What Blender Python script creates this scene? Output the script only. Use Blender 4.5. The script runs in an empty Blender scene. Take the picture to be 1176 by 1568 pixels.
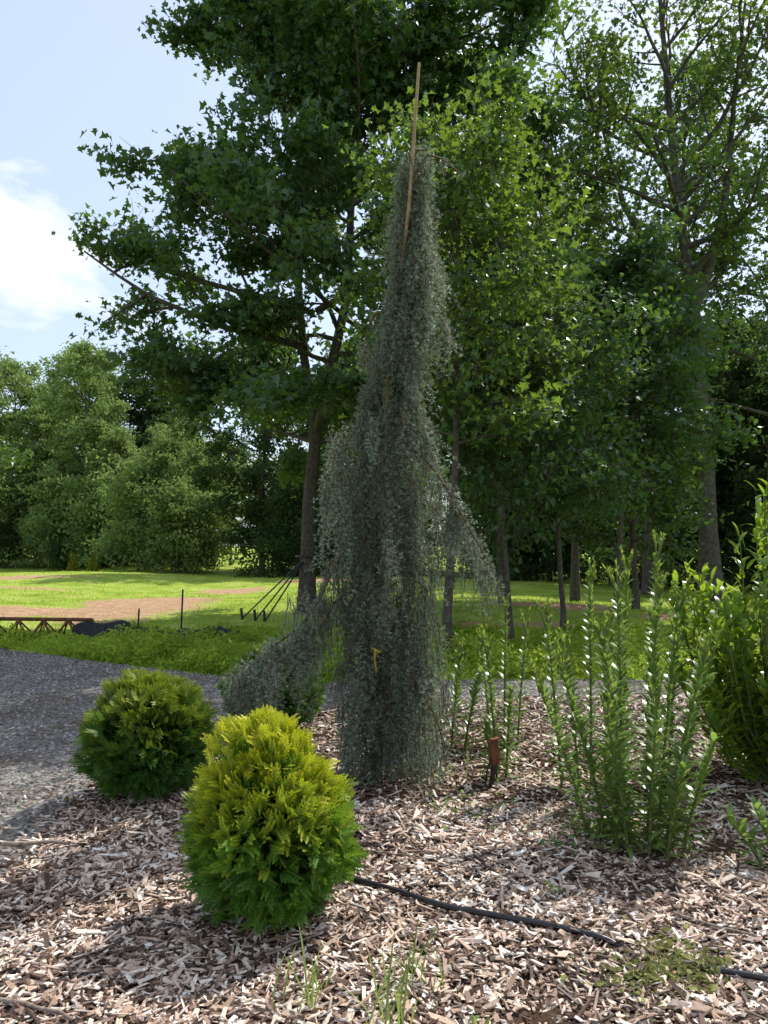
import bpy, math, random
import numpy as np
from mathutils import Vector, Matrix
R=np.random.default_rng(11)
scene=bpy.context.scene
SUN_AZ=math.radians(44); SUN_EL=math.radians(50)

# ------------------------------------------------------------------ helpers
class MB:
    def __init__(s): s.v=[];s.f=[];s.m=[];s.sm=[];s.r=[];s.t=[];s.n=0
    def add(s,V,F,mat=0,rnd=0.5,tip=0.0,smooth=False):
        V=np.asarray(V,float).reshape(-1,3);F=np.asarray(F,int)
        s.v.append(V);s.f.append(F+s.n);s.m.append(np.full(len(F),mat));s.sm.append(np.full(len(F),smooth))
        s.r.append(np.broadcast_to(rnd,(len(V),)).astype(float));s.t.append(np.broadcast_to(tip,(len(V),)).astype(float))
        s.n+=len(V)
    def mesh(s,name,mats):
        me=bpy.data.meshes.new(name)
        V=np.concatenate(s.v);L=np.concatenate([f.ravel() for f in s.f])
        T=np.concatenate([np.full(len(f),f.shape[1]) for f in s.f])
        me.vertices.add(len(V));me.vertices.foreach_set('co',V.astype(np.float32).ravel())
        me.loops.add(len(L));me.loops.foreach_set('vertex_index',L.astype(np.int32))
        me.polygons.add(len(T))
        st=np.concatenate([[0],np.cumsum(T)[:-1]])
        me.polygons.foreach_set('loop_start',st.astype(np.int32))
        me.polygons.foreach_set('loop_total',T.astype(np.int32))
        me.polygons.foreach_set('material_index',np.concatenate(s.m).astype(np.int32))
        me.polygons.foreach_set('use_smooth',np.concatenate(s.sm).astype(bool))
        a=me.attributes.new('rnd','FLOAT','POINT');a.data.foreach_set('value',np.concatenate(s.r).astype(np.float32))
        a=me.attributes.new('tip','FLOAT','POINT');a.data.foreach_set('value',np.concatenate(s.t).astype(np.float32))
        for m in mats: me.materials.append(m)
        me.update(calc_edges=True)
        return me
    def obj(s,name,mats,loc=(0,0,0),parent=None):
        o=bpy.data.objects.new(name,s.mesh(name,mats));o.location=loc
        scene.collection.objects.link(o)
        if parent: o.parent=parent
        return o
def empty(name,loc=(0,0,0)):
    o=bpy.data.objects.new(name,None);o.location=loc;scene.collection.objects.link(o);return o
def nrm(a):
    return a/np.maximum(1e-9,np.linalg.norm(a,axis=-1,keepdims=True))
def tube(mb,P,rad,sides=6,mat=0,rnd=0.5):
    P=np.asarray(P,float);n=len(P);rad=np.broadcast_to(rad,(n,))
    T=nrm(np.gradient(P,axis=0));
    ref=np.array([0.0,0,1]) if abs(T[0][2])<0.8 else np.array([1.0,0,0])
    A=nrm(np.cross(T,ref));B=np.cross(T,A)
    th=np.linspace(0,2*np.pi,sides,endpoint=False)
    V=P[:,None,:]+rad[:,None,None]*(np.cos(th)[None,:,None]*A[:,None,:]+np.sin(th)[None,:,None]*B[:,None,:])
    i=np.arange(n-1)[:,None]*sides;j=np.arange(sides)[None,:];k=(j+1)%sides
    F=np.stack([i+j,i+k,i+sides+k,i+sides+j],-1).reshape(-1,4)
    mb.add(V,F,mat,rnd,0,True)
KITE=np.array([(0,0),(.4,.3),(1,0),(.4,-.3)])
LOBE=np.array([(0,0),(.02,.3),(.28,.2),(.42,.52),(.6,.2),(1,0),(.6,-.2),(.42,-.52),(.28,-.2),(.02,-.3)])
OVAL=np.array([(0,0),(.2,.2),(.55,.27),(1,0),(.55,-.27),(.2,-.2)])
def leaves(mb,P,size,out=KITE,mat=1,nup=.8,rng=R,droop=.35,smin=.6,rnd=None):
    N=len(P);k=len(out)
    n=nrm(rng.normal(size=(N,3))+np.array([0,0,nup*1.6]))
    t=rng.normal(size=(N,3));t[:,2]-=droop
    t=nrm(t-(t*n).sum(1,keepdims=True)*n);b=np.cross(n,t)
    s=(size*(smin+(1.4-smin)*rng.random(N)))[:,None,None]
    V=P[:,None,:]+s*((out[None,:,0,None]-.5)*t[:,None,:]+out[None,:,1,None]*b[:,None,:]+(np.abs(out[None,:,1,None])*.5-.15*out[None,:,0,None]**2)*n[:,None,:])
    if rnd is None: rnd=rng.random(N)
    mb.add(V,np.arange(N*k).reshape(N,k),mat,np.repeat(rnd,k))
def strips(mb,P,az,el,bend,L,W,K=4,mat=0,rnd=None,rng=R,prof=None,fold=0.0):
    N=len(P);az=np.broadcast_to(az,(N,));el=np.broadcast_to(el,(N,));bend=np.broadcast_to(bend,(N,))
    L=np.broadcast_to(L,(N,));W=np.broadcast_to(W,(N,))
    t=np.linspace(0,1,K+1)
    if prof is None: prof=np.sin(np.pi*(0.12+0.88*t))**.8
    prof=np.asarray(prof,float).copy();prof[-1]=0.03
    a=el[:,None]-bend[:,None]*t[None,:]
    dr=np.cos(a)*L[:,None]/K;dz=np.sin(a)*L[:,None]/K
    r=np.concatenate([np.zeros((N,1)),np.cumsum(dr[:,:-1],1)],1);z=np.concatenate([np.zeros((N,1)),np.cumsum(dz[:,:-1],1)],1)
    H=np.stack([np.cos(az),np.sin(az),0*az],-1);S=np.stack([-np.sin(az),np.cos(az),0*az],-1)
    C=P[:,None,:]+r[:,:,None]*H[:,None,:]+z[:,:,None]*np.array([0,0,1.0])
    w=(W[:,None]*prof[None,:])[:,:,None]*.5
    up=np.array([0,0,1.0])*w*fold
    V=np.stack([C-w*S[:,None,:]+up,C+w*S[:,None,:]+up],2)
    base=np.arange(N)[:,None]*(2*(K+1))+np.arange(K)[None,:]*2
    F=np.stack([base,base+1,base+3,base+2],-1).reshape(-1,4)
    if rnd is None: rnd=rng.random(N)
    tip=np.broadcast_to(np.repeat(t,2)[None,:],(N,2*(K+1))).ravel()
    mb.add(V,F,mat,np.repeat(rnd,2*(K+1)),tip,True)
def inpoly(x,y,poly):
    c=np.zeros(x.shape,bool);n=len(poly)
    for i in range(n):
        x1,y1=poly[i];x2,y2=poly[(i+1)%n]
        if y1==y2: continue
        c^=((y1>y)!=(y2>y))&(x<(x2-x1)*(y-y1)/(y2-y1)+x1)
    return c

# ------------------------------------------------------------------ materials
def newmat(name):
    m=bpy.data.materials.new(name);m.use_nodes=True
    nt=m.node_tree;nt.nodes.clear()
    out=nt.nodes.new('ShaderNodeOutputMaterial')
    return m,nt,out
def ramp(nt,fac,stops,interp='LINEAR'):
    r=nt.nodes.new('ShaderNodeValToRGB');r.color_ramp.interpolation=interp
    e=r.color_ramp.elements
    while len(e)<len(stops): e.new(.5)
    for i,(p,c) in enumerate(stops):
        e[i].position=p;e[i].color=(c[0],c[1],c[2],1)
    nt.links.new(fac,r.inputs[0]);return r.outputs[0]
def attr(nt,n):
    a=nt.nodes.new('ShaderNodeAttribute');a.attribute_name=n;return a.outputs['Fac']
def noise(nt,scale,detail=4,coord=None,rough=.55,dist=0):
    n=nt.nodes.new('ShaderNodeTexNoise');n.inputs['Scale'].default_value=scale;n.inputs['Detail'].default_value=detail
    n.inputs['Roughness'].default_value=rough;n.inputs['Distortion'].default_value=dist
    if coord is None:
        tc=nt.nodes.new('ShaderNodeTexCoord');coord=tc.outputs['Object']
    nt.links.new(coord,n.inputs['Vector']);return n.outputs[0]
def mixc(nt,f,a,b,mode='MIX'):
    m=nt.nodes.new('ShaderNodeMix');m.data_type='RGBA';m.blend_type=mode
    for s,v in ((m.inputs[0],f),(m.inputs[6],a),(m.inputs[7],b)):
        if isinstance(v,(int,float)): s.default_value=v
        elif isinstance(v,tuple): s.default_value=(*v,1)
        else: nt.links.new(v,s)
    return m.outputs[2]
def mathn(nt,op,a,b=0.0):
    m=nt.nodes.new('ShaderNodeMath');m.operation=op
    for s,v in ((m.inputs[0],a),(m.inputs[1],b)):
        if isinstance(v,(int,float)): s.default_value=v
        else: nt.links.new(v,s)
    return m.outputs[0]
def princ(nt,col,rough=.8,spec=.3,bump=None,bs=.3,bd=.02):
    p=nt.nodes.new('ShaderNodeBsdfPrincipled')
    if isinstance(col,tuple): p.inputs['Base Color'].default_value=(*col,1)
    else: nt.links.new(col,p.inputs['Base Color'])
    p.inputs['Roughness'].default_value=rough;p.inputs['Specular IOR Level'].default_value=spec
    if bump is not None:
        b=nt.nodes.new('ShaderNodeBump');b.inputs['Strength'].default_value=bs;b.inputs['Distance'].default_value=bd
        nt.links.new(bump,b.inputs['Height']);nt.links.new(b.outputs[0],p.inputs['Normal'])
    return p
def leafmat(name,dark,light,tcol,tf=.4,rough=.5,spec=.35,tipcol=None):
    m,nt,out=newmat(name)
    c=ramp(nt,attr(nt,'rnd'),[(0,dark),(.75,light),(1,tuple(min(1,x*1.4) for x in light))])
    if tipcol: c=mixc(nt,attr(nt,'tip'),c,tipcol)
    if spec<=0:
        p=nt.nodes.new('ShaderNodeBsdfDiffuse');nt.links.new(c,p.inputs[0])
    else: p=princ(nt,c,rough,spec)
    t=nt.nodes.new('ShaderNodeBsdfTranslucent')
    tc=mixc(nt,.5,c,tcol);nt.links.new(tc,t.inputs[0])
    mx=nt.nodes.new('ShaderNodeMixShader');mx.inputs[0].default_value=tf
    nt.links.new(p.outputs[0],mx.inputs[1]);nt.links.new(t.outputs[0],mx.inputs[2]);nt.links.new(mx.outputs[0],out.inputs[0])
    return m
def simplemat(name,a,b,scale=8,rough=.8,spec=.3,bs=.4,bd=.01,metal=0):
    m,nt,out=newmat(name)
    n=noise(nt,scale,4);c=ramp(nt,n,[(.3,a),(.7,b)])
    p=princ(nt,c,rough,spec,n,bs,bd);p.inputs['Metallic'].default_value=metal
    nt.links.new(p.outputs[0],out.inputs[0]);return m
def rndmat(name,stops,rough=.85,spec=.25):
    m,nt,out=newmat(name)
    c=ramp(nt,attr(nt,'rnd'),stops)
    n=noise(nt,60,2);c=mixc(nt,.6,c,ramp(nt,n,[(.3,(.5,.46,.43)),(.6,(1,1,1))]),'MULTIPLY')
    p=princ(nt,c,rough,spec);nt.links.new(p.outputs[0],out.inputs[0]);return m

M_bark=simplemat('bark',(.045,.036,.028),(.13,.105,.085),14,.9,.2,.6,.02)
M_barkg=simplemat('grey_bark',(.045,.038,.034),(.12,.105,.09),10,.9,.2,.6,.02)
M_maple=leafmat('maple_leaf',(.018,.05,.022),(.045,.10,.035),(.30,.50,.04),.36,.38,.55)
M_leafb=leafmat('bright_leaf',(.02,.05,.015),(.05,.105,.026),(.44,.64,.05),.42,.42,.5)
M_forest=leafmat('forest_leaf',(.022,.045,.022),(.065,.11,.045),(.22,.34,.06),.34,.6,0)
M_forl=leafmat('forest_leaf_light',(.12,.18,.06),(.25,.34,.12),(.44,.56,.14),.38,.6,0)
M_cedar=leafmat('cedar_needle',(.065,.105,.085),(.27,.345,.26),(.46,.55,.34),.34,.42,.45)
M_cbark=simplemat('cedar_bark',(.06,.04,.025),(.2,.13,.075),25,.9,.2,.6,.01)
M_arb=leafmat('arborvitae_foliage',(.05,.14,.02),(.11,.25,.03),(.42,.6,.03),.38,.5,.35,(.78,.70,.03))
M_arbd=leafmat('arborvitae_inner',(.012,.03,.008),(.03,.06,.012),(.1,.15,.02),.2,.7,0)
M_lily=leafmat('stalk_leaf',(.08,.15,.035),(.17,.27,.065),(.48,.62,.08),.38,.32,.6)
M_stem=simplemat('stem',(.10,.13,.04),(.17,.19,.06),30,.6)
M_bud=leafmat('bud_leaf',(.12,.22,.04),(.24,.34,.06),(.5,.62,.07),.38,.4,.4)
M_laurel=leafmat('shrub_leaf',(.03,.08,.018),(.10,.20,.028),(.6,.82,.05),.46,.32,.5,(.26,.36,.03))
M_grass=leafmat('grass_blade',(.13,.21,.03),(.34,.46,.06),(.68,.8,.09),.48,.6,0)
M_straw=leafmat('weed_blade',(.12,.2,.04),(.28,.38,.1),(.5,.6,.12),.35,.6,.25)

# ------------------------------------------------------------------ world
w=bpy.data.worlds.new("World");scene.world=w;w.use_nodes=True
nt=w.node_tree;nt.nodes.clear()
out=nt.nodes.new('ShaderNodeOutputWorld');bg=nt.nodes.new('ShaderNodeBackground')
sky=nt.nodes.new('ShaderNodeTexSky');sky.sky_type='NISHITA';sky.sun_disc=False
sky.sun_elevation=SUN_EL;sky.sun_rotation=SUN_AZ;sky.air_density=1.0;sky.dust_density=1.5;sky.ozone_density=1.0
tc=nt.nodes.new('ShaderNodeTexCoord')
cd=nt.nodes.new('ShaderNodeVectorMath');cd.operation='DISTANCE'
mp=nt.nodes.new('ShaderNodeMapping');mp.inputs['Scale'].default_value=(1,1,2.0)
nt.links.new(tc.outputs['Generated'],mp.inputs['Vector'])
nt.links.new(mp.outputs[0],cd.inputs[0])
d=Vector((-.50,1,.38)).normalized();cd.inputs[1].default_value=(d.x,d.y,d.z*2)
n=noise(nt,6,7,mp.outputs[0],.55,.3)
msk=mathn(nt,'SUBTRACT',1.0,mathn(nt,'MULTIPLY',cd.outputs['Value'],4.9))
cl=mathn(nt,'ADD',mathn(nt,'MULTIPLY',msk,.30),n)
cf=ramp(nt,cl,[(.58,(0,0,0)),(.74,(1,1,1))])
haze=mixc(nt,.42,sky.outputs[0],(7.8,9.0,11.0))
c=mixc(nt,cf,haze,(7.8,7.9,8.1))
nt.links.new(c,bg.inputs[0]);bg.inputs[1].default_value=.15;nt.links.new(bg.outputs[0],out.inputs[0])
sd=bpy.data.lights.new('sun','SUN');sd.energy=5;sd.angle=math.radians(.5);sd.color=(1,.97,.90)
so=bpy.data.objects.new('sun',sd);scene.collection.objects.link(so)
S=Vector((math.sin(SUN_AZ)*math.cos(SUN_EL),math.cos(SUN_AZ)*math.cos(SUN_EL),math.sin(SUN_EL)))
so.rotation_euler=S.to_track_quat('Z','Y').to_euler();so.location=S*50

# ------------------------------------------------------------------ ground
def gh(x,y):
    x=np.asarray(x,float);y=np.asarray(y,float)
    s=np.clip((y-11)/8,0,1);s=s*s*(3-2*s)
    return s*(0.10*np.sin(x*.35+1)+0.10*np.sin(y*.4+x*.15)+.03*np.sin(x*1.7)*np.sin(y*1.3)-.03)
xs=np.concatenate([[-400,-200,-120,-80,-60,-45],np.arange(-32,32,.3),[45,60,80,120,200,400]])
ys=np.concatenate([[-200,-80,-30,-10,-4],np.arange(0,50,.3),np.arange(50,80,2),[100,140,200,400,800]])
X,Y=np.meshgrid(xs,ys);Z=gh(X,Y)
Z[(np.abs(X)>34)|(Y>82)]=0
mb=MB();nx=len(xs);ny=len(ys)
i=np.arange(ny-1)[:,None]*nx+np.arange(nx-1)[None,:]
F=np.stack([i,i+1,i+nx+1,i+nx],-1).reshape(-1,4)
def blob(x,y,cx,cy,rx,ry): return np.clip(1.5-1.2*np.sqrt(((x-cx)/rx)**2+((y-cy)/ry)**2),0,1)
CL=[(-6.6,22,2.3,6.0),(-9.5,19.8,2.6,1.6),(-6,31,1.8,2.0),(-1.9,12.3,.9,.5),(1.6,15.2,1.4,1.0),(4.5,20,2.5,2),(3.0,15.5,1,.5),(-14,30,3,1.2),(-18,38,5,1.4),(-2,35,4,1.5),(7,17,2,1)]
clay=np.zeros_like(X)
for b in CL: clay=np.maximum(clay,blob(X,Y,*b))
mb.add(np.stack([X,Y,Z],-1),F,0,clay.ravel(),0,True)
m,nt,out=newmat('ground_grass')
g=ramp(nt,noise(nt,.7,7,None,.65),[(.3,(.17,.25,.03)),(.45,(.33,.45,.05)),(.6,(.47,.55,.11)),(.72,(.46,.42,.18))])
g=mixc(nt,.8,g,ramp(nt,noise(nt,18,5,None,.7),[(.3,(.3,.3,.3)),(.65,(1.2,1.2,1.2))]),'MULTIPLY')
dr=ramp(nt,noise(nt,5,6),[(.3,(.38,.21,.12)),(.7,(.60,.40,.24))])
f=mathn(nt,'ADD',mathn(nt,'MULTIPLY',attr(nt,'rnd'),1.05),mathn(nt,'MULTIPLY',noise(nt,1.1,8,None,.7),1.9))
f2=nt.nodes.new('ShaderNodeClamp');nt.links.new(mathn(nt,'MULTIPLY',mathn(nt,'SUBTRACT',f,1.40),3.0),f2.inputs[0])
p=princ(nt,mixc(nt,f2.outputs[0],g,dr),.95,.1,noise(nt,14,5),1.0,.08)
nt.links.new(p.outputs[0],out.inputs[0])
mb.obj('ground',[m])

NEAR=[(-1.75,-3),(-1.72,2),(-1.68,3.5),(-1.85,4.4),(-1.95,5.1),(-1.75,6.1),(-1.35,6.9),(-.5,7.6),(.8,8.1),(3,8.3),(9,8.6)]
FAR=[(9,10.0),(4,9.5),(.8,9.4),(-.9,9.2),(-1.8,9.6),(-3.2,10.4),(-6.1,12.4),(-14,15),(-14,-3)]
def jag(pts,step=.12,amp=.05,rng=R):
    o=[]
    for (x1,y1),(x2,y2) in zip(pts[:-1],pts[1:]):
        n=max(1,int(math.hypot(x2-x1,y2-y1)/step))
        for k in range(n):
            o.append((x1+(x2-x1)*k/n+rng.normal()*amp,y1+(y2-y1)*k/n+rng.normal()*amp))
    o.append(pts[-1]);return o
drive=jag(NEAR)+jag(FAR)
mb=MB();ngn=np.array([[x,y,.006] for x,y in drive])
mb.add(ngn,np.arange(len(ngn))[None,:],0)
m,nt,out=newmat('gravel')
vo=nt.nodes.new('ShaderNodeTexVoronoi');vo.inputs['Scale'].default_value=38
tc=nt.nodes.new('ShaderNodeTexCoord');nt.links.new(tc.outputs['Object'],vo.inputs['Vector'])
bw=nt.nodes.new('ShaderNodeRGBToBW');nt.links.new(vo.outputs['Color'],bw.inputs[0])
g=ramp(nt,bw.outputs[0],[(.1,(.12,.105,.09)),(.6,(.24,.22,.195)),(.95,(.44,.41,.37))])
g=mixc(nt,.85,g,ramp(nt,noise(nt,1.3,7,None,.65),[(.35,(.6,.44,.32)),(.5,(.85,.82,.78)),(.65,(1.2,1.18,1.15))]),'MULTIPLY')
p=princ(nt,g,.9,.2,vo.outputs['Distance'],1.0,.02);nt.links.new(p.outputs[0],out.inputs[0])
o=mb.obj('gravel_driveway',[m])
mb=MB();N=60000
x=R.uniform(-9,3,N);y=R.uniform(1.5,13,N);k=inpoly(x,y,NEAR+FAR);x=x[k];y=y[k];N=len(x)
OCT=np.array([(1,0,0),(0,1,0),(-1,0,0),(0,-1,0),(0,0,1),(0,0,-1)],float);OF=np.array([(0,1,4),(1,2,4),(2,3,4),(3,0,4)])
s=R.uniform(.006,.02,N)
a=R.random(N)*6.28
V=OCT[None]*R.uniform(.6,1.3,(N,6,1))
V=np.stack([V[...,0]*np.cos(a)[:,None]-V[...,1]*np.sin(a)[:,None],V[...,0]*np.sin(a)[:,None]+V[...,1]*np.cos(a)[:,None],V[...,2]*.7],-1)*s[:,None,None]
V+=np.stack([x,y,.008+0*x],-1)[:,None,:]
mb.add(V,(OF[None]+np.arange(N)[:,None,None]*6).reshape(-1,3),0,np.repeat(R.random(N),6))
M_stone=rndmat('gravel_stone',[(0,(.09,.08,.07)),(.6,(.23,.21,.19)),(1,(.56,.52,.47))],.85,.25)
c=mb.obj('gravel_stones',[M_stone]);c.parent=o

MUL=NEAR[:]+[(9,-3)]
def mh(x,y):
    return .035+.02*np.sin(x*2.3+.5)*np.sin(y*1.9)+.012*np.sin(x*6.1+y*3)+.01*np.sin(y*7.3-x*4)
xx=np.arange(-2.3,9,.06);yy=np.arange(-3,9,.06)
X,Y=np.meshgrid(xx,yy);Z=mh(X,Y)+R.normal(size=X.shape)*.004
ed=np.clip((X+1.9)/.5,0,1)
Z=np.maximum(.012,Z*ed)
nx=len(xx);ny=len(yy)
i=(np.arange(ny-1)[:,None]*nx+np.arange(nx-1)[None,:])
jx=.05*np.sin(X*9+Y*5)+.04*np.sin(Y*17)
ins=inpoly(X+jx,Y+jx,MUL)
ok=ins[:-1,:-1]&ins[1:,1:]
i=i[ok]
mb=MB();mb.add(np.stack([X,Y,Z],-1),np.stack([i,i+1,i+nx+1,i+nx],-1),0,.5,0,True)
m,nt,out=newmat('mulch_soil')
g=ramp(nt,noise(nt,45,5,None,.7),[(.3,(.035,.019,.012)),(.6,(.10,.057,.035)),(.75,(.24,.15,.10))])
p=princ(nt,g,.95,.1,noise(nt,60,4),1,.02);nt.links.new(p.outputs[0],out.inputs[0])
bed=mb.obj('mulch_bed',[m])
mb=MB()
def chips(N,x0,x1,y0,y1,ls,ws,lmax=.11,spill=0.0):
    x=R.uniform(x0,x1,N);y=R.uniform(y0,y1,N)
    j=R.normal(size=N)*(.07+spill)
    k=inpoly(x+j,y+j,MUL);x=x[k];y=y[k];N=len(x)
    L=R.gamma(3,ls/3,N)+.008;W=R.gamma(4,ws/4,N)+.003;T=R.uniform(.002,.007,N)
    L=np.minimum(L,lmax);W=np.minimum(W,L*.6)
    cube=np.array([(-.5,-.5,-.5),(.5,-.3,-.5),(.5,.3,-.5),(-.5,.5,-.5),(-.5,-.5,.5),(.5,-.3,.5),(.5,.3,.5),(-.5,.5,.5)])
    CF=np.array([(4,5,6,7),(0,1,5,4),(1,2,6,5),(2,3,7,6),(3,0,4,7)])
    V=cube[None]*np.stack([L,W,T],-1)[:,None,:]*R.uniform(.7,1.25,(N,8,1))
    a=R.random(N)*6.283;el=R.normal(size=N)*.26;ro=R.normal(size=N)*.42
    X_=np.stack([np.cos(a)*np.cos(el),np.sin(a)*np.cos(el),np.sin(el)],-1)
    Sd=np.stack([-np.sin(a),np.cos(a),0*a],-1);Up=np.cross(X_,Sd)
    S2=Sd*np.cos(ro)[:,None]+Up*np.sin(ro)[:,None];U2=np.cross(X_,S2)
    V=V[...,0:1]*X_[:,None]+V[...,1:2]*S2[:,None]+V[...,2:3]*U2[:,None]
    ed=np.clip((x+1.9)/.5,0.2,1)
    V+=np.stack([x,y,mh(x,y)*ed+R.uniform(0,.016,N)],-1)[:,None]
    cr=.10*np.sin(x*3+y*2)*np.sin(y*4.1-x)
    mb.add(V,(CF[None]+np.arange(N)[:,None,None]*8).reshape(-1,4),0,np.repeat(np.clip(R.random(N)+cr,0,1),8))
chips(52000,-1.9,2.6,1.7,4.8,.036,.010)
chips(26000,-2.2,4.5,4.6,8.4,.045,.012)
chips(2600,-1.9,2.6,1.7,4.8,.085,.018,.16)
chips(5000,-2.4,-1.2,1.7,7.5,.04,.011,.1,.22)
M_chip=rndmat('wood_chip',[(0,(.05,.028,.018)),(.28,(.15,.085,.055)),(.48,(.46,.30,.205)),(.70,(.74,.56,.43)),(.90,(.9,.77,.64)),(1,(.93,.86,.77))],.65,.4)
c=mb.obj('wood_chips',[M_chip]);c.parent=bed

# ------------------------------------------------------------------ trees
def poly(p,d,L,n,wob,trop,rng):
    P=[np.array(p,float)];d=np.array(d,float)
    for _ in range(n):
        d=d+rng.normal(size=3)*wob+np.array([0,0,trop]);d/=np.linalg.norm(d)
        P.append(P[-1]+d*L/n)
    return np.array(P)
def at(P,t):
    f=t*(len(P)-1);i=min(int(f),len(P)-2);return P[i]+(P[i+1]-P[i])*(f-i),nrm(P[i+1]-P[i])
def make_tree(H,r,cb,cr,nl,leaf,out=KITE,seed=1,limbs=26,sec=6,twig=4,spread=.28,trunk=None,extra=(),el0=.25,el1=1.0,sides=8,twr=True,sm=1,pk=.3,lim=None):
    rng=np.random.default_rng(seed);mb=MB()
    if trunk is None: trunk=[poly((0,0,-.1),(0,0,1),H,10,.035,.02,rng)]
    for tk in trunk:
        tt=np.linspace(0,1,len(tk));rad=r*(1-.85*tt)
        if tk is trunk[0]: rad[0]*=1.35
        else: rad*=.62
        tube(mb,tk,rad,sides)
    lims=[]
    for k in range(limbs):
        u=(k+rng.random())/limbs
        tk=trunk[rng.integers(len(trunk))] if u>.45 else trunk[0]
        z=cb+(H-cb)*u*.97
        zz=tk[:,2]
        t=np.interp(z,zz,np.linspace(0,1,len(tk)))
        if z<zz[0]: tk=trunk[0];t=np.interp(z,tk[:,2],np.linspace(0,1,len(tk)))
        p,d=at(tk,min(t,.99))
        L=cr*math.sqrt(max(.10,1-((u-pk)/(1.04-pk))**2))*rng.uniform(.65,1.15)
        az=k*2.4+rng.normal()*.35;el=el0+(el1-el0)*u+rng.normal()*.12
        dd=np.array([math.cos(az)*math.cos(el),math.sin(az)*math.cos(el),math.sin(el)])
        if lim: L*=lim(u,dd)
        lims.append((p,dd,L,r*.38*(1-.6*u)))
    for e in extra: lims.append(e)
    C=[]
    for p,dd,L,rr in lims:
        lp=poly(p,dd,L,6,.12,.03,rng);tube(mb,lp,rr*np.linspace(1,.2,7),5)
        for q in range(sec):
            t=.22+.78*(q+rng.random())/sec
            p2,d2=at(lp,min(t,.99))
            sd=nrm(rng.normal(size=3)*np.array([1,1,.6]));sd=nrm(sd-(sd@d2)*d2*.6+d2*.6)
            L2=max(.5,L*.36*(1.15-.6*t))*rng.uniform(.7,1.2)
            sp=poly(p2,sd,L2,4,.15,.02,rng);tube(mb,sp,rr*.35*np.linspace(1,.25,5)+.004,4)
            for v in range(twig):
                t3=.25+.75*(v+rng.random())/twig
                p3,d3=at(sp,min(t3,.99))
                td=nrm(nrm(rng.normal(size=3))+d3*.8)
                tp=poly(p3,td,rng.uniform(.3,.8)*sm,2,.2,-.08,rng)
                if twr: tube(mb,tp,np.array([.008,.006,.003]),3)
                C.append(tp)
    C=np.array(C);nC=len(C)
    wgt=rng.gamma(1.3,1,nC);wgt/=wgt.sum()
    idx=rng.choice(nC,nl,p=wgt)
    t=rng.random(nl)*2*.999;i=t.astype(int);f=(t-i)[:,None]
    P=C[idx,i]*(1-f)+C[idx,i+1]*f+rng.normal(size=(nl,3))*spread*np.array([1,1,.5])
    cr_=rng.random(nC)[idx]
    leaves(mb,P,leaf,out,1,.7,rng,rnd=np.clip(.55*rng.random(nl)+.45*cr_,0,1))
    return mb
def V3(*a): return np.array(a,float)
ex=[(V3(-.1,0,6.2),nrm(V3(-1,-.05,.28)),5.4,.10),(V3(-.1,0,7.2),nrm(V3(-1,.1,.30)),5.0,.09),(V3(-.05,0,5.4),nrm(V3(-1,-.3,.22)),3.9,.08),
    (V3(.2,0,8),nrm(V3(1,-.2,.5)),4.6,.09),(V3(.2,0,7),nrm(V3(1,.2,.3)),4.6,.09),(V3(.3,0,10),nrm(V3(.9,.1,.6)),4.5,.08),(V3(1,0,11),nrm(V3(.9,.1,.6)),4.5,.08),(V3(1,0,12),nrm(V3(.9,-.2,.4)),4.2,.08),(V3(.9,0,12.5),nrm(V3(1,-.4,.2)),4.6,.08)]
tk=[np.array([(0,0,-.1),(.02,0,1.2),(.05,0,2.6),(.2,0,4.2),(.5,0,5.5),(.9,0,7.3),(1.0,0,9.5),(1.1,.1,12),(1.2,.1,14.5),(1.2,.1,17)],float),
    np.array([(.2,0,4.2),(-.1,.1,6),(-.3,.1,8.5),(-.5,.1,11),(-.8,.1,13.5),(-1.0,0,16)],float)]
mb=make_tree(17,.19,3.7,4.6,84000,.165,LOBE,5,48,7,5,.24,trunk=tk,extra=ex,el0=.1,el1=1.05,lim=lambda u,dd:(.72 if (u>.42 and dd[0]<-.2) else 1))
mb.obj('maple_tree',[M_bark,M_maple],(-1.76,18,0))
mb=MB()
for (gx,gy) in ((-1.35,-.6),(-1.0,-1.0),(-.75,-1.3),(1.1,.9)):
    tube(mb,[(0,0,1.35),(gx,gy,.0)],.018,5)
    tube(mb,[(gx,gy,-.1),(gx*1.02,gy*1.02,.22)],.03,6)
th=np.linspace(0,2*np.pi,14);tube(mb,np.stack([.25*np.cos(th),.25*np.sin(th),1.35+0*th],-1),.02,5)
M_black=simplemat('black_rubber',(.012,.012,.013),(.03,.03,.03),30,.45,.5)
mb.obj('tree_guy_straps',[M_black],(-1.76,18,0))

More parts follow.
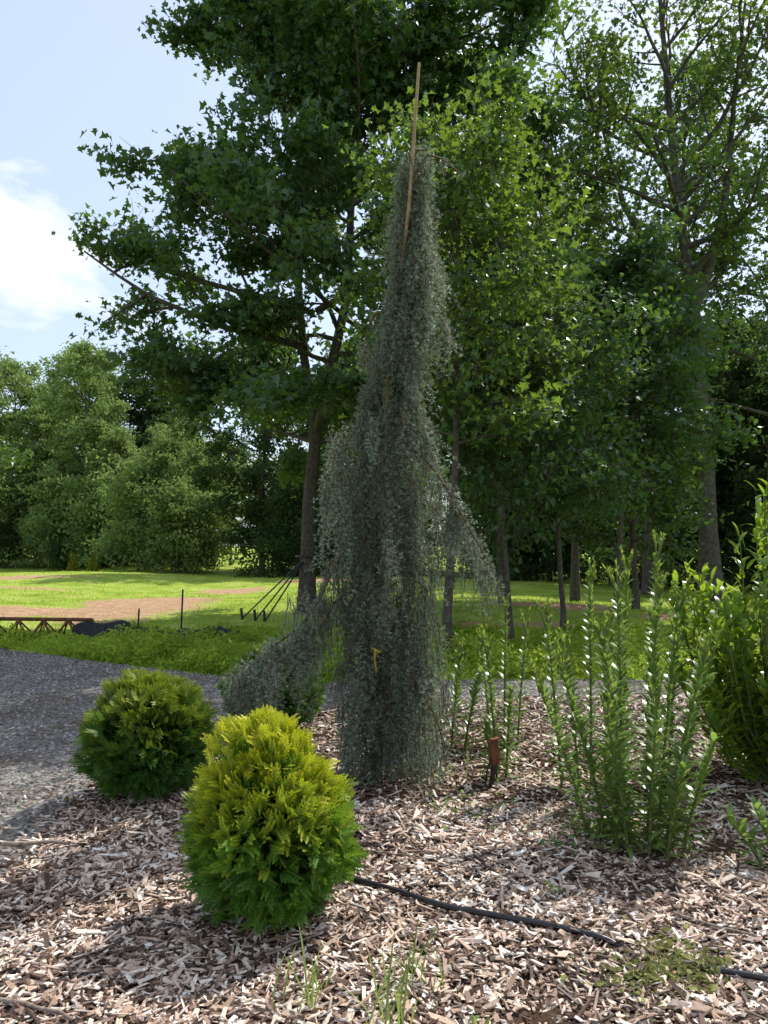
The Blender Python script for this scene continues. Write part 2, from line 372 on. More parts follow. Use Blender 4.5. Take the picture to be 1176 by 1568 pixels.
def sapling(nm,x,y,H,r,cb,cr,nl,leaf,seed,mat,limbs=26,out=OVAL,**k):
    make_tree(H,r,cb,cr,nl,leaf,out,seed,limbs,5,4,.2,sides=7,**k).obj(nm,[M_bark,mat],(x,y,float(gh(x,y))))
sapling('young_tree',.87,11,7.3,.075,2.9,1.75,8500,.11,21,M_leafb,out=LOBE)
sapling('young_tree',2.0,12.4,5.0,.05,1.6,1.4,7500,.12,22,M_maple)
sapling('young_tree',3.0,13.3,6.0,.055,1.9,1.7,8500,.12,23,M_maple)
sapling('young_tree',5.0,17,7.0,.08,2.4,2.3,12000,.15,24,M_maple)
sapling('young_tree',6.2,19.5,7.0,.09,1.2,2.3,13000,.16,25,M_maple)
sapling('young_tree',3.0,20,11.5,.1,3,2.9,15000,.16,26,M_leafb,out=LOBE)
tk=[np.array([(0,0,-.1),(-.05,0,2),(-.1,0,4.5),(-.25,0,6.5),(-.35,0,8.4),(-.6,0,10.2),(-.8,.2,13),(-1.0,.2,16),(-1.2,.2,19)],float),
    np.array([(-.35,0,8.3),(.1,-.1,9.5),(.5,-.2,11.2),(.8,-.2,14),(1.3,-.2,18)],float),
    np.array([(-.35,0,8.0),(-1.2,.3,9.6),(-2.2,.4,11.5),(-2.8,.5,14)],float)]
make_tree(18.5,.30,8.3,4.3,9500,.15,LOBE,31,34,6,4,.28,trunk=tk,el0=.4,el1=1.1).obj('tall_woodland_tree',[M_barkg,M_leafb],(9.1,22,0))
make_tree(18,.17,8,3.4,5500,.17,LOBE,32,26,6,4,.3,el0=.4,el1=1.1).obj('tall_woodland_tree',[M_barkg,M_maple],(9.0,27,0))
make_tree(19,.17,5,3.8,10000,.17,LOBE,33,30,6,4,.3,el0=.4,el1=1.1).obj('tall_woodland_tree',[M_barkg,M_maple],(12.2,25,0))
make_tree(13,.13,4,2.7,7000,.17,LOBE,34,24,6,4,.28,el0=.3,el1=1.1).obj('tall_woodland_tree',[M_bark,M_leafb],(5.8,24,0))
make_tree(13,.25,3.5,4.6,20000,.17,LOBE,35,30,6,4,.28,el0=.1,el1=1.0).obj('oak_tree',[M_bark,M_maple],(-16.3,24,0))

F=empty('woodland_treeline')
var=[]
for s,(H,cb,cr,mt) in enumerate([(15,2.5,4.6,M_forest),(14,2,5.0,M_forest),(16,3.5,4.8,M_forl),(13,1.5,4.4,M_forl)]):
    b=make_tree(H,.2,cb,cr,15000,.28,KITE,50+s,32,7,4,.30,el0=.1,el1=.9,sides=6,twr=False,sm=1.2,pk=.5)
    var.append(b.mesh('woodland_tree',[M_bark,mt]))
sv=[]
for s,mt in enumerate([M_forest,M_forl,M_forl]):
    b=make_tree(3.4,.05,.15,2.0,5000,.17,KITE,70+s,18,5,4,.22,el0=.2,el1=1.2,sides=4,twr=False,pk=.45)
    sv.append(b.mesh('undergrowth_shrub',[M_bark,mt]))
rg=random.Random(5)
def put(me,x,y,s,sz=None):
    o=bpy.data.objects.new('tree' if me in var else 'shrub',me);o.location=(x,y,float(gh(x,y)) if y<80 else 0)
    o.rotation_euler=(0,0,rg.random()*6.28);o.scale=(s,s,sz or s);scene.collection.objects.link(o);o.parent=F
edge=[(-58,60),(-45,62),(-32,62),(-24,60),(-16,54),(-10,48),(-4,44),(2,40),(8,34),(14,30),(22,26),(30,18)]
pos=[]
for (x1,y1),(x2,y2) in zip(edge[:-1],edge[1:]):
    n=max(1,int(math.hypot(x2-x1,y2-y1)/4.4))
    for k in range(n):
        t=(k+rg.random()*.8)/n
        pos.append((x1+(x2-x1)*t,y1+(y2-y1)*t))
for (x,y) in pos:
    az=x/y
    for row in range(3):
        xx=x+rg.uniform(-1.5,1.5)+row*1.2;yy=y+row*6+rg.uniform(-1.5,1.5)+1
        if az<-.36: s=rg.uniform(.72,1.15);v=rg.choice([0,2,2,3,2])
        elif az<-.2: s=rg.uniform(.62,.88);v=rg.choice([0,1,3])
        elif az<.02: s=rg.uniform(.75,.95);v=rg.choice([0,1,0,1])
        else: s=rg.uniform(.62,.88);v=rg.choice([0,1,0,1,3])
        put(var[v],xx,yy,s)
    for q in range(4):
        put(sv[rg.randrange(3)] if az<-.2 else sv[rg.choice([0,0,0,1])],x+rg.uniform(-2.4,2.4),y-1.5+rg.uniform(-2.,3),rg.uniform(.6,1.35))
    if az<-.22:
        put(sv[rg.randrange(1,3)],x+rg.uniform(-2,2),y-2,1.6);put(var[3],x+rg.uniform(-2,2),y-1,rg.uniform(.4,.7))
    put(sv[rg.randrange(3)],x+rg.uniform(-2,2),y+5,1.6)
    put(sv[rg.randrange(3)],x+rg.uniform(-2,2),y+10,1.8)

# ------------------------------------------------------------------ weeping blue cedar
CX,CY=0.0,5.35
mb=MB()
prof=np.array([(0.0,-.26,.41),(.44,-.28,.38),(.88,-.27,.33),(1.31,-.29,.35),(1.75,-.33,.36),(2.19,-.25,.31),(2.63,-.11,.25),(3.07,-.02,.34),(3.51,.06,.35),(3.95,.09,.31),(4.25,.13,.28),(4.40,.18,.25)])
trk=np.array([(-.06,0,-.05),(-.05,0,.6),(-.04,0,1.3),(-.02,.01,2.0),(.03,0,2.7),(.10,0,3.3),(.17,0,3.9),(.22,0,4.3)])
tube(mb,trk,np.array([.034,.031,.028,.025,.022,.016,.011,.006]),8,0)
tufts=[];tcol=[]
def strand(P,seg=.018,side=.02,col=.5,tb=True):
    P=np.asarray(P);d=np.linalg.norm(np.diff(P,axis=0),axis=1);c=np.concatenate([[0],np.cumsum(d)])
    n=max(2,int(c[-1]/seg));t=np.linspace(0,c[-1],n)
    Q=np.stack([np.interp(t,c,P[:,k]) for k in range(3)],-1)
    if tb: tube(mb,P,np.linspace(.003,.0012,len(P)),3,0)
    tufts.append(Q+R.normal(size=Q.shape)*side*np.array([1,1,.5]));tcol.append(np.clip(col+R.normal(size=len(Q))*.15,0,1))
def hang(p,L,n=6,out=(0,0),wob=.18):
    P=[np.array(p,float)];d=np.array([out[0],out[1],-1.0])
    for _ in range(n):
        d=d+R.normal(size=3)*np.array([wob,wob,.05]);d[0]*=.8;d[1]*=.8;d=nrm(d)
        P.append(P[-1]+d*L/n)
    P=np.array(P);P[:,2]=np.maximum(P[:,2],.05+R.random()*.05)
    return P
def tx(z): return np.interp(z,trk[:,2],trk[:,0])
def bunch(p,L,m,w,out,col):
    for _ in range(m):
        q=np.array(p)+R.normal(size=3)*np.array([w,w,w*1.6])
        P=hang(q,L*R.uniform(.35,1.1),6,out,.20)
        strand(P,.017,.015,col)
NB=165
for k in range(NB):
    z=4.32-3.95*((k+R.random())/NB)**.93
    a=k*2.4+R.normal()*.5;u=R.uniform(.5,1.02)
    if R.random()<.14: u*=1.35
    lo=np.interp(z-.12,prof[:,0],prof[:,1]);hi=np.interp(z-.12,prof[:,0],prof[:,2])
    hx=(hi-lo)/2;cx=(hi+lo)/2
    ex=cx+hx*u*math.cos(a);ey=.9*hx*u*math.sin(a)
    x0=tx(z+.05);tt=np.linspace(0,1,7)
    B=np.stack([x0+(ex-x0)*tt**.85,ey*tt**.85,z+.03+.16*np.sin(tt*2.3)*min(1,hx*3)-.08*tt],-1)
    tube(mb,B,np.linspace(.009,.003,7),4,0)
    col=np.clip(.5+R.normal()*.24,.05,.95)
    strand(B[2:],.02,.02,col,False)
    L=R.uniform(.28,.72)*(1 if z<4 else .5)
    bunch(B[-1],L,R.integers(6,12),.024,(math.cos(a)*.15,math.sin(a)*.15),col)
    bunch(B[4],L*.8,4,.025,(0,0),col-.1)
def core(n,z0,z1,um,L1):
    for k in range(n):
        z=z1-(z1-z0)*R.random()**.8;lo=np.interp(z,prof[:,0],prof[:,1]);hi=np.interp(z,prof[:,0],prof[:,2])
        a=R.random()*6.28;u=um*R.random()**.5;hx=(hi-lo)/2
        w_=min(1,max(.45,1.1-z*.4))
        p=(tx(z)*(1-w_)+w_*(hi+lo)/2+hx*u*math.cos(a),.8*hx*u*math.sin(a)+.02,z)
        strand(hang(p,R.uniform(.15,L1)),.018,.020,.3)
core(620,.15,4.35,.72,.45)
core(230,.12,1.15,1.0,.5)
def arch(pts,n,L0,L1,jit=.05):
    pts=np.array(pts,float);tt=np.linspace(0,1,len(pts));T=np.linspace(0,1,24)
    Q=np.stack([np.interp(T,tt,pts[:,k]) for k in range(3)],-1);Q[1:-1]=(Q[:-2]+Q[1:-1]+Q[2:])/3
    tube(mb,Q,np.linspace(.014,.003,24),5,0)
    strand(Q,.015,.02)
    for i in range(max(1,n//6)):
        t=R.uniform(.15,1);p=np.array([np.interp(t,T,Q[:,k]) for k in range(3)])+R.normal(size=3)*jit*np.array([1,1,.3])
        bunch(p,R.uniform(L0,L1)*(1.15-.4*t),7,.022,(0,0),np.clip(.55+R.normal()*.2,.1,1))
arch([(.02,0,2.3),(.25,-.1,2.22),(.42,-.15,1.98),(.55,-.2,1.72),(.68,-.2,1.5),(.80,-.25,1.22)],110,.15,.40,.03)
arch([(.02,0,2.0),(.3,.1,1.9),(.5,.1,1.7),(.62,.1,1.45)],80,.1,.4,.03)
arch([(.1,0,3.35),(.3,0,3.3),(.42,0,3.1),(.45,0,2.9)],36,.1,.3,.02)
arch([(.2,0,4.1),(.3,-.02,4.3),(.42,-.03,4.25),(.55,0,4.15)],12,.03,.14,.01)
arch([(.0,0,2.6),(-.13,0,2.5),(-.25,0,2.3),(-.36,.05,2.0),(-.42,.1,1.75)],60,.15,.5,.03)
arch([(.03,0,3.2),(-.06,0,3.2),(-.12,0,3.05),(-.14,0,2.8)],24,.1,.3,.02)
arch([(-.05,0,1.75),(-.3,-.05,1.55),(-.42,-.1,1.25),(-.56,-.15,1.05),(-.76,-.2,.92),(-.90,-.2,.72)],220,.15,.50,.07)
arch([(-.05,0,1.5),(-.3,-.1,1.25),(-.5,-.3,.98),(-.7,-.4,.85),(-.85,-.4,.72)],190,.15,.45,.08)
arch([(-.05,0,.9),(.2,-.2,.75),(.33,-.3,.5),(.4,-.35,.3)],50,.1,.35,.06)
arch([(-.05,0,.8),(-.15,-.2,.7),(-.22,-.3,.5),(-.25,-.3,.3)],50,.1,.35,.05)
TF=np.concatenate(tufts);TC=np.concatenate(tcol);N=len(TF);nn=8
c=np.repeat(TF,nn,0);d=nrm(R.normal(size=(N*nn,3)));d[:,2]*=.8
l=R.uniform(.012,.025,N*nn)[:,None];wv=nrm(np.cross(d,R.normal(size=d.shape)))*.0017
c=c+R.normal(size=c.shape)*.004
V=np.stack([c-wv,c+wv,c+d*l],1)
mb.add(V,np.arange(N*nn*3).reshape(-1,3),1,np.repeat(TC,nn*3))
ced=empty('weeping_blue_cedar',(CX,CY,0))
o=mb.obj('cedar_branches_and_needles',[M_cbark,M_cedar],(0,0,0),ced)
mb=MB()
tube(mb,[(-.03,.05,-.1),(.0,.05,1.5),(.06,.03,3.0),(.17,-.09,3.9),(.24,-.09,4.9)],np.array([.015,.015,.014,.013,.010]),7,0)
mb.obj('bamboo_stake',[simplemat('bamboo',(.22,.12,.06),(.42,.27,.16),12,.6,.3)],(0,0,0),ced)
mb=MB()
for z,yy in ((2.70,-.14),(2.65,-.14),(.92,-.24)):
    th=np.linspace(0,2*np.pi,16);x0=tx(z)
    tube(mb,np.stack([x0+.03*np.cos(th),yy/2+abs(yy)/1.9*np.sin(th),z+.01*np.sin(th*2)],-1),.008,5,0)
    tube(mb,[(x0-.01,yy,z),(x0-.015,yy-.01,z-.05),(x0-.005,yy,z-.13)],[.008,.007,.005],5,0)
mb.obj('yellow_ties',[simplemat('yellow_webbing',(.45,.26,.01),(.6,.4,.03),30,.6)],(0,0,0),ced)

# ------------------------------------------------------------------ globe arborvitae
def spray_template():
    q=[]
    def blade(x0,y0,ang,L,W,tip0,tip1):
        c,s=math.cos(ang),math.sin(ang)
        pts=[(0,0),(.5*L,W),(L,0),(.5*L,-W)]
        q.append([(x0+a*c-b*s,y0+a*s+b*c,tip0+(tip1-tip0)*a/L) for a,b in pts])
    blade(0,0,0,1.0,.045,0,1)
    for i,t in enumerate((.10,.25,.4,.55,.7,.84)):
        for sg in (1,-1):
            L=.52*(1-.55*t)
            blade(t,0,sg*.75,L,.042,t*.6,min(1,t+.45))
            blade(t+.5*L*math.cos(.75),sg*.5*L*math.sin(.75),sg*.1,L*.55,.036,t*.8,min(1,t+.4))
    return np.array(q)
ST=spray_template()
def arborvitae(name,x,y,rx,rz,zc,n,gold,seed,mt=None):
    rng=np.random.default_rng(seed);mb=MB()
    nt_=150;td_=nrm(rng.normal(size=(nt_,3)));th_=1+.11*rng.normal(size=nt_)
    d=nrm(rng.normal(size=(n,3)));d[:,2]=np.where(d[:,2]<-.85,-d[:,2],d[:,2])
    dist=((d[:,None,:]-td_[None])**2).sum(2);j=dist.argmin(1);dm=np.sqrt(dist.min(1))
    az=np.arctan2(d[:,1],d[:,0])
    lump=th_[j]-.55*dm+.08+.05*np.sin(az*3+seed)*np.cos(d[:,2]*4)
    dep=np.where(rng.random(n)<.75,1,rng.uniform(.75,.95,n))
    P=d*np.array([rx,rx,rz])*(lump*dep*.93)[:,None]
    P[:,:2]*=(1-.10*np.clip(d[:,2],0,1)+.05*np.clip(-d[:,2],0,1))[:,None]
    P[:,2]+=zc;P[:,2]=np.maximum(P[:,2],.04)
    t=nrm(d*.55+td_[j]*.45+np.array([0,0,.35])+rng.normal(size=(n,3))*.38)
    nv=rng.normal(size=(n,3));nv=nrm(nv-(nv*t).sum(1,keepdims=True)*t);b=np.cross(nv,t)
    s=rng.uniform(.045,.10,n)[:,None,None,None]
    a=ST[None];cv=rng.normal(size=n)[:,None,None,None]*.3
    V=P[:,None,None,:]+s*((a[...,0:1]-.15)*t[:,None,None,:]+a[...,1:2]*b[:,None,None,:]+cv*a[...,0:1]**2*nv[:,None,None,:])
    V[...,2]=np.maximum(V[...,2],.03)
    g=np.clip(gold*(.15+1.1*d[:,2])+rng.normal(size=n)*.18,0,1)*(dep==1)
    tip=(np.broadcast_to(a[...,2],(n,)+ST.shape[:2])*g[:,None,None])
    k=ST.shape[0]*4
    mb.add(V,np.arange(n*k).reshape(-1,4),0,np.repeat(np.clip(rng.random(n)*.6+.4*rng.random(nt_)[j],0,1),k),tip.ravel())
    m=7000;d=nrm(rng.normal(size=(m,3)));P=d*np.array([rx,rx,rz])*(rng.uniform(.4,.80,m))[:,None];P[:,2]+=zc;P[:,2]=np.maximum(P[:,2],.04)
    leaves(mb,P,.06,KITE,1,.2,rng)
    for k in range(5):
        a=k*1.3;tube(mb,[(0,0,-.03),(.06*math.cos(a),.06*math.sin(a),.15),(.2*math.cos(a),.2*math.sin(a),.45)],[.014,.011,.005],5,2)
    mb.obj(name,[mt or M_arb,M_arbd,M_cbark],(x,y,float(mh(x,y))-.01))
M_arb2=leafmat('arborvitae_foliage_shaded',(.03,.09,.016),(.07,.17,.024),(.3,.45,.03),.32,.5,.35,(.42,.42,.03))  # darker copy of the globe foliage: second bush's shade put into the colour
arborvitae('globe_arborvitae',-.485,3.42,.32,.365,.36,4200,1.0,1)
arborvitae('globe_arborvitae',-1.48,5.05,.355,.375,.37,3800,.7,2,M_arb2)
arborvitae('globe_arborvitae',-.93,6.7,.36,.33,.34,2600,.2,3,M_arb2)

# ------------------------------------------------------------------ stalk plants
def stalks(name,x,y,specs,seed,leafL=.11,W=.016,mats=None):
    rng=np.random.default_rng(seed);mb=MB()
    for (dx,dy,h,lx,ly) in specs:
        P=np.array([(dx,dy,-.03),(dx+lx*.3,dy+ly*.3,h*.35),(dx+lx*.65,dy+ly*.65,h*.7),(dx+lx,dy+ly,h)])
        tube(mb,P,np.array([.009,.008,.007,.004]),5,1)
        n=int(h*105);t=np.linspace(.06,.99,n)**.9;
        c=np.array([[np.interp(q,[0,.35,.7,1],P[:,k]) for k in range(3)] for q in t])
        az=np.arange(n)*2.4+rng.normal(size=n)*.3
        L=leafL*(1.15-.65*t)*rng.uniform(.75,1.2,n)*np.where(t<.2,.8,1)
        el=.30+.80*t+rng.normal(size=n)*.16
        strips(mb,c,az,el,1.0-.5*t+rng.normal(size=n)*.25,L,W*rng.uniform(.8,1.3,n),4,0,rng=rng,fold=.35)
        if h>.7:
            for q in range(rng.integers(4,7)):
                a=q*1.5+rng.random();rr=rng.uniform(.02,.08);zz=rng.uniform(.04,.20)
                tp=P[-1];e=tp+np.array([math.cos(a)*rr,math.sin(a)*rr,zz])
                tube(mb,[tp-np.array([0,0,.04]),(tp+e)/2+np.array([0,0,-.01]),e],[.004,.0035,.003],4,1)
                m=14;zz_=rng.random(m)[:,None];strips(mb,tp+(e-tp)*(.4+.6*zz_),rng.random(m)*6.28,rng.uniform(.9,1.5,m),.3,rng.uniform(.02,.048,m),.014,3,2,rng=rng)
    mb.obj(name,mats or [M_lily,M_stem,M_bud],(x,y,float(mh(x,y))-.01))
stalks('euphorbia_plant',1.30,4.15,[(-.02,0,1.08,-.12,.05),(.08,.05,1.15,.08,.05),(.13,-.05,.98,.2,-.05),(-.12,.05,.9,-.22,.1),(.03,-.12,.78,.02,-.1),(-.06,-.1,.72,-.14,-.12),(.2,.08,.95,.28,.1),(.2,-.1,.6,.14,-.1),(.1,-.16,.5,.05,-.14),(-.2,.1,.8,-.25,.1),(.0,.2,1.32,.02,.1),(-.1,-.05,.55,-.1,-.1),(.15,.1,1.05,.15,.1),(-.05,.1,1.0,-.05,.1)],3,.15,.025)
stalks('euphorbia_plant',1.25,5.1,[(0,0,.9,-.08,0),(.1,.1,1.3,.02,.05),(-.1,.05,1.05,-.08,.05),(.15,-.05,.85,.1,-.05),(.5,.1,1.5,.05,0),(.42,0,1.25,.1,0),(.6,.1,1.15,.12,.1),(.3,.1,1.38,.05,0)],4,.14,.024)
stalks('euphorbia_plant',.76,5.35,[(0,0,.86,-.06,0),(.06,.02,.62,.04,0),(-.03,-.05,.4,-.06,-.04)],5,.14,.024)
stalks('euphorbia_plant',.95,6.3,[(0,0,1.05,.02,0),(.12,.1,.9,.08,0),(-.1,0,.8,-.08,0)],6,.12,.02)
stalks('euphorbia_plant',.42,6.2,[(0,0,.8,-.1,0),(.1,0,.72,.08,0),(.2,0,.6,.14,0),(-.08,.05,.65,-.14,0)],7,.17,.028)
stalks('euphorbia_plant',1.93,3.9,[(0,0,.32,-.12,0),(.1,0,.34,.05,0),(.05,-.1,.28,-.02,-.1),(-.05,.03,.26,-.2,0)],8,.15,.026)

# ------------------------------------------------------------------ broadleaf shrub right
rng=np.random.default_rng(77);mb=MB();cen=[]
for k in range(120):
    a=rng.random()*6.28;u=rng.random()**.6
    top=np.array([.74*u*math.cos(a),.74*u*math.sin(a),rng.uniform(.35,1.0)*(2.02-.75*u*u)])
    P=np.array([(.12*math.cos(a),.12*math.sin(a),-.03),(top[0]*.75,top[1]*.75,top[2]*.4),(top[0]*.95,top[1]*.95,top[2]*.8),top])
    tube(mb,P,[.012,.008,.006,.003],5,1)
    for t in np.linspace(.2,1,18):
        cen.append([np.interp(t,[0,.4,.8,1],P[:,q]) for q in range(3)]+[t])
cen=np.array(cen)
for rep in range(4):
    n=len(cen);t=cen[:,3]
    strips(mb,cen[:,:3]+rng.normal(size=(n,3))*.025,rng.random(n)*6.28,.15+.85*t+rng.normal(size=n)*.25,.5,rng.uniform(.07,.13,n),rng.uniform(.028,.045,n),4,0,rng=rng,fold=.4)
mb.obj('broadleaf_shrub',[M_laurel,M_stem],(2.72,5.3,.02))

# ------------------------------------------------------------------ grass, weeds
mb=MB()
def grassy(N,x0,x1,y0,y1,L0,L1,W,mat=0,clump=True):
    x=R.uniform(x0,x1,N);y=R.uniform(y0,y1,N)
    k=~inpoly(x,y,NEAR+FAR)&~inpoly(x,y,MUL)
    f=np.sin(x*1.7+2*np.sin(y*.9))*np.sin(y*2.1+np.sin(x*1.3))+R.normal(size=N)*.5
    if clump: k&=f>-.35
    cl=np.zeros(N)
    for b in CL: cl=np.maximum(cl,blob(x,y,*b))
    k&=cl<.45+.3*R.normal(size=N)
    x=x[k];y=y[k];f=f[k];n=len(x)
    P=np.stack([x,y,gh(x,y)],-1)
    strips(mb,P,R.random(n)*6.28,R.uniform(.8,1.5,n),R.uniform(.3,1.3,n),R.uniform(L0,L1,n)*(1+.35*np.clip(f,-.5,1.5)),W,2,mat,rnd=np.clip(R.random(n)*.7+.15*f+.15,0,1))
grassy(30000,-10,7,9,15,.05,.16,.013)
grassy(20000,-14,10,15,27,.03,.09,.02)
grassy(7000,-24,12,27,44,.04,.10,.03)
nc=240;cx_=R.uniform(-7,5,nc);cy_=R.uniform(9.4,14.5,nc);cs=R.uniform(.12,.42,nc);ch=R.uniform(.08,.45,nc)*np.where(cy_<11.5,1.2,.8)
for q in range(nc):
    m=int(520*cs[q]/.3);px=cx_[q]+R.normal(size=m)*cs[q];py=cy_[q]+R.normal(size=m)*cs[q]
    rr=np.sqrt((px-cx_[q])**2+(py-cy_[q])**2)/(cs[q]*2.2)
    k=~inpoly(px,py,NEAR+FAR);px=px[k];py=py[k];rr=rr[k]
    if len(px)<5: continue
    pz=gh(px,py)+R.random(len(px))*ch[q]*np.clip(1.1-rr,.1,1)
    leaves(mb,np.stack([px,py,pz],-1),.06,OVAL,0,.8,rnd=np.clip(R.random()*.7-.1+.4*R.random(len(px)),0,1))
mb.obj('grass',[M_grass])
def weed(name,x,y,n,L0,L1,W,rad,seed,mat=M_straw,el=(1.0,1.5),leafy=0):
    rng=np.random.default_rng(seed);mb=MB()
    P=np.stack([rng.normal(size=n)*rad,rng.normal(size=n)*rad,np.zeros(n)],-1)
    strips(mb,P,rng.random(n)*6.28,rng.uniform(*el,n),rng.uniform(.2,1.2,n),rng.uniform(L0,L1,n),W,4,0,rng=rng)
    if leafy:
        P=np.stack([rng.normal(size=leafy)*rad*1.4,rng.normal(size=leafy)*rad*1.4,rng.uniform(.01,L1*.5,leafy)],-1)
        leaves(mb,P,.035,OVAL,0,1,rng)
    mb.obj(name,[mat],(x,y,float(mh(x,y))))
weed('grass_weed',.02,2.62,22,.12,.34,.007,.07,1)
weed('grass_weed',.12,2.85,14,.1,.28,.007,.05,2)
weed('grass_weed',-.22,2.7,16,.1,.30,.007,.06,3)
weed('grass_weed',.32,2.6,7,.06,.14,.012,.03,4,M_lily,(.5,1.3),6)
weed('small_weed',.45,4.7,20,.03,.1,.012,.12,5,M_lily,(.3,1.2),60)
weed('small_weed',1.05,4.25,20,.05,.16,.014,.1,6,M_lily,(.5,1.4),60)
weed('small_weed',.88,4.1,6,.04,.1,.014,.03,7,M_lily,(.5,1.4),10)
weed('small_weed',-1.6,3.3,6,.04,.08,.012,.03,8,M_lily,(.4,1.2),4)
weed('small_weed',.35,5.6,50,.08,.25,.008,.3,9,M_straw,(.8,1.5),60)
weed('small_weed',-.9,6.1,40,.06,.18,.008,.3,10,M_straw,(.8,1.5),40)
weed('small_weed',.75,3.6,5,.03,.07,.012,.02,12,M_lily,(.4,1.2),4)
weed('creeping_groundcover',1.02,2.98,900,.02,.05,.005,.09,11,leafmat('creeper',(.14,.16,.05),(.28,.28,.10),(.3,.3,.1),.25,.7,0),(.3,1.2),450)

# ------------------------------------------------------------------ hose, sticks, marker
mb=MB()
def onbed(pts,dz=.02): return [(x,y,float(mh(x,y))+dz) for x,y in pts]
def smooth(pts,n=40):
    pts=np.array(pts);t=np.linspace(0,1,len(pts));T=np.linspace(0,1,n)
    Q=np.stack([np.interp(T,t,pts[:,k]) for k in range(3)],-1)
    for _ in range(3): Q[1:-1]=(Q[:-2]+2*Q[1:-1]+Q[2:])/4
    return Q
hp=onbed([(-.24,3.8),(-.1,3.68),(.08,3.57),(.26,3.45),(.5,3.33),(.7,3.21),(.86,3.14),(.95,3.1)],.026);hp[-1]=(.97,3.09,.02)
tube(mb,smooth(hp),.0125,10)
hp=onbed([(1.1,3.02),(1.18,2.97),(1.38,2.87),(1.8,2.7)],.024);hp[0]=(1.08,3.03,.02)
tube(mb,smooth(hp),.0125,10)
M_hose=simplemat('hose_rubber',(.012,.010,.012),(.03,.025,.03),40,.35,.5)
mb.obj('irrigation_hose',[M_hose])
mb=MB()
for (x1,y1,x2,y2,r_) in [(-1.95,4.1,-1.66,4.15,.013),(-1.35,2.75,-1.0,2.6,.009),(-.45,3.05,-.25,3.2,.006),(.3,3.55,.6,3.75,.006),(1.2,3.4,1.5,3.2,.007),(.0,2.9,.2,2.75,.005),(-1.3,2.55,-1.15,2.4,.008),(1.55,3.8,1.9,3.6,.008),(-.1,4.1,.1,4.0,.005)]:
    P=np.linspace((x1,y1,0),(x2,y2,0),6);P[:,:2]+=R.normal(size=(6,2))*.008;P[:,2]=mh(P[:,0],P[:,1])+.02
    tube(mb,P,r_*np.linspace(1,.6,6),6)
mb.obj('fallen_sticks',[simplemat('dead_wood',(.16,.11,.08),(.36,.29,.23),40,.9)])
def box(mb,c,s,mat=0,rot=0,tilt=0):
    v=np.array([(a,b,d) for d in (-.5,.5) for a,b in ((-.5,-.5),(.5,-.5),(.5,.5),(-.5,.5))])*np.array(s)
    v=v@np.array([[math.cos(tilt),0,-math.sin(tilt)],[0,1,0],[math.sin(tilt),0,math.cos(tilt)]])
    v=v@np.array([[math.cos(rot),math.sin(rot),0],[-math.sin(rot),math.cos(rot),0],[0,0,1]])+np.array(c)
    mb.add(v,[(3,2,1,0),(4,5,6,7),(0,1,5,4),(1,2,6,5),(2,3,7,6),(3,0,4,7)],mat)
mb=MB()
tube(mb,[(-.02,0,-.05),(0,0,.08),(.015,0,.16)],[.018,.014,.02],7,1)
box(mb,(.01,0,.235),(.05,.035,.16),0,.5,-.1);box(mb,(.017,0,.32),(.058,.043,.010),0,.5,-.1)
tube(mb,[(-.01,-.02,.2),(-.04,-.03,.12),(-.05,-.02,.02)],[.008,.007,.005],5,1)
mb.obj('rusty_marker_stake',[simplemat('rust_red',(.10,.035,.017),(.26,.10,.045),25,.85),simplemat('dark_iron',(.02,.015,.012),(.06,.04,.03),20,.7)],(.70,5.15,.03))

# rusty steel truss lying on the verge
mb=MB()
x0,y0,x1,y1=-11,12.6,-5.05,13.6
def pt(t,h,off=0): return (x0+(x1-x0)*t,y0+(y1-y0)*t+off,float(gh(x0+(x1-x0)*t,y0+(y1-y0)*t+off))+h)
tube(mb,[pt(0,.04,0),pt(1,.04,0)],.034,5);tube(mb,[pt(0,.48,.12),pt(1,.36,.12)],.034,5);tube(mb,[pt(0,.04,.4),pt(1,.04,.4)],.03,5)
n=30
for k in range(n):
    h0=.48-.12*k/n;h1=.48-.12*(k+1)/n
    a,b=((.04,0),(h1,.12)) if k%2 else ((h0,.12),(.04,0))
    tube(mb,[pt(k/n,*a),pt((k+1)/n,*b)],.022,5)
    a,b=((.04,.4),(h1,.12)) if k%2 else ((h0,.12),(.04,.4))
    tube(mb,[pt(k/n,*a),pt((k+1)/n,*b)],.016,5)
mb.obj('rusty_steel_truss',[simplemat('rusty_steel',(.08,.03,.016),(.24,.10,.05),9,.85)])
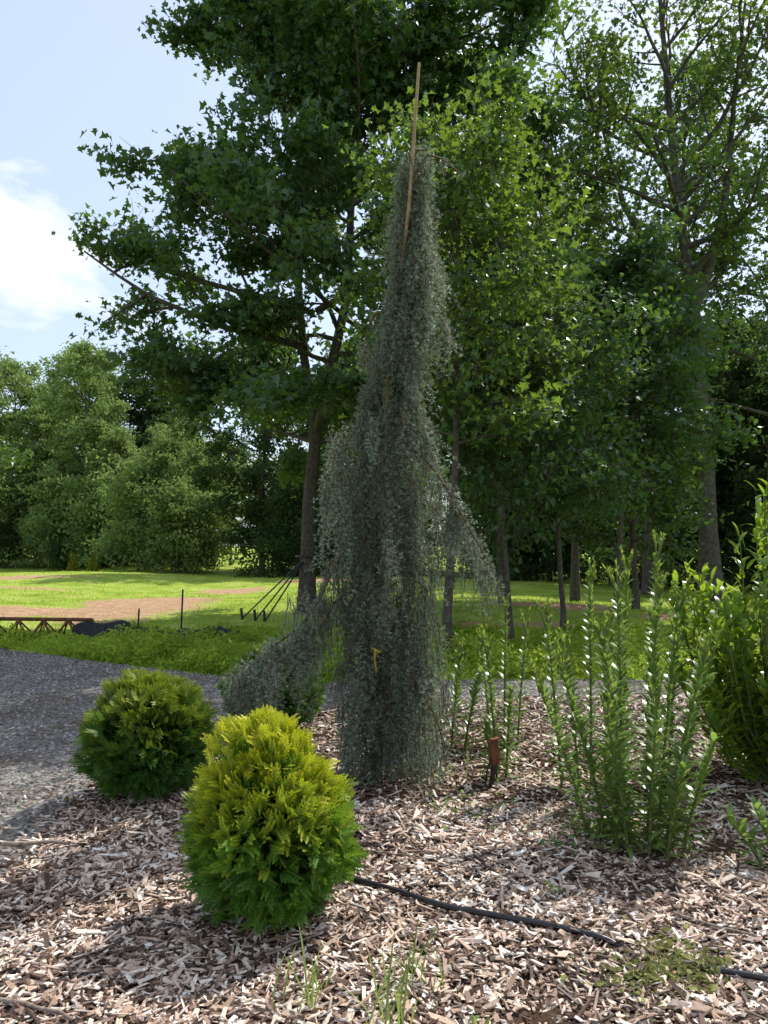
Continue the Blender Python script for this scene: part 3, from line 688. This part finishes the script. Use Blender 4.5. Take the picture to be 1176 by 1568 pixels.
mb=MB();n=60
t=np.linspace(0,1,n);x=-5.3+t*2.9;y=13.5+.35*np.sin(t*5)
h=.28+.06*np.sin(t*9)+.03*np.sin(t*31)-.08*t
lo=np.stack([x,y-.25+.05*np.sin(t*40),gh(x,y)+.01],-1);mi=np.stack([x,y-.08+.05*np.sin(t*25),gh(x,y)+h*.6],-1);hi=np.stack([x,y+.04*np.sin(t*33),gh(x,y)+h],-1)
V=np.concatenate([lo,mi,hi]);i=np.arange(n-1)
FF=np.concatenate([np.stack([i,i+1,i+n+1,i+n],-1),np.stack([i+n,i+n+1,i+2*n+1,i+2*n],-1)])
mb.add(V,FF,0,.5,0,True)
for (px,ph) in ((-4.3,.5),(-3.45,.85)):
    yy=float(np.interp(px,x,y));tube(mb,[(px,yy-.05,-.1),(px+.03,yy-.05,ph)],.016,5,0)
mb.obj('silt_fence',[simplemat('black_fabric',(.012,.012,.014),(.04,.04,.042),12,.7)])
def conelet(x,y,h,mt):
    mb=MB();n=1500;z=R.random(n)**1.3*h;r_=(1-z/h)*h*.38*R.random(n)**.4;a=R.random(n)*6.28
    leaves(mb,np.stack([r_*np.cos(a),r_*np.sin(a),z+.05],-1),.12,KITE,1,.1,R,-1.5);tube(mb,[(0,0,-.05),(0,0,h*.9)],[.03,.005],5,0)
    mb.obj('small_conifer',[M_bark,mt],(x,y,float(gh(x,y))))
MG=leafmat('golden_conifer',(.12,.15,.02),(.3,.3,.03),(.4,.4,.05),.3,.6,0)
conelet(-18.5,47,1.1,MG);conelet(-17.0,46,1.0,MG)

# ------------------------------------------------------------------ camera
cd=bpy.data.cameras.new('camera');cam=bpy.data.objects.new('camera',cd);scene.collection.objects.link(cam)
cam.location=(0,0,1.6);cam.rotation_euler=(math.radians(90+2.42),0,0)
cd.sensor_fit='VERTICAL';cd.sensor_height=36;cd.lens=27.7;cd.clip_end=2000;cd.clip_start=.05
scene.camera=cam
scene.view_settings.view_transform='Standard';scene.view_settings.look='None';scene.view_settings.exposure=0
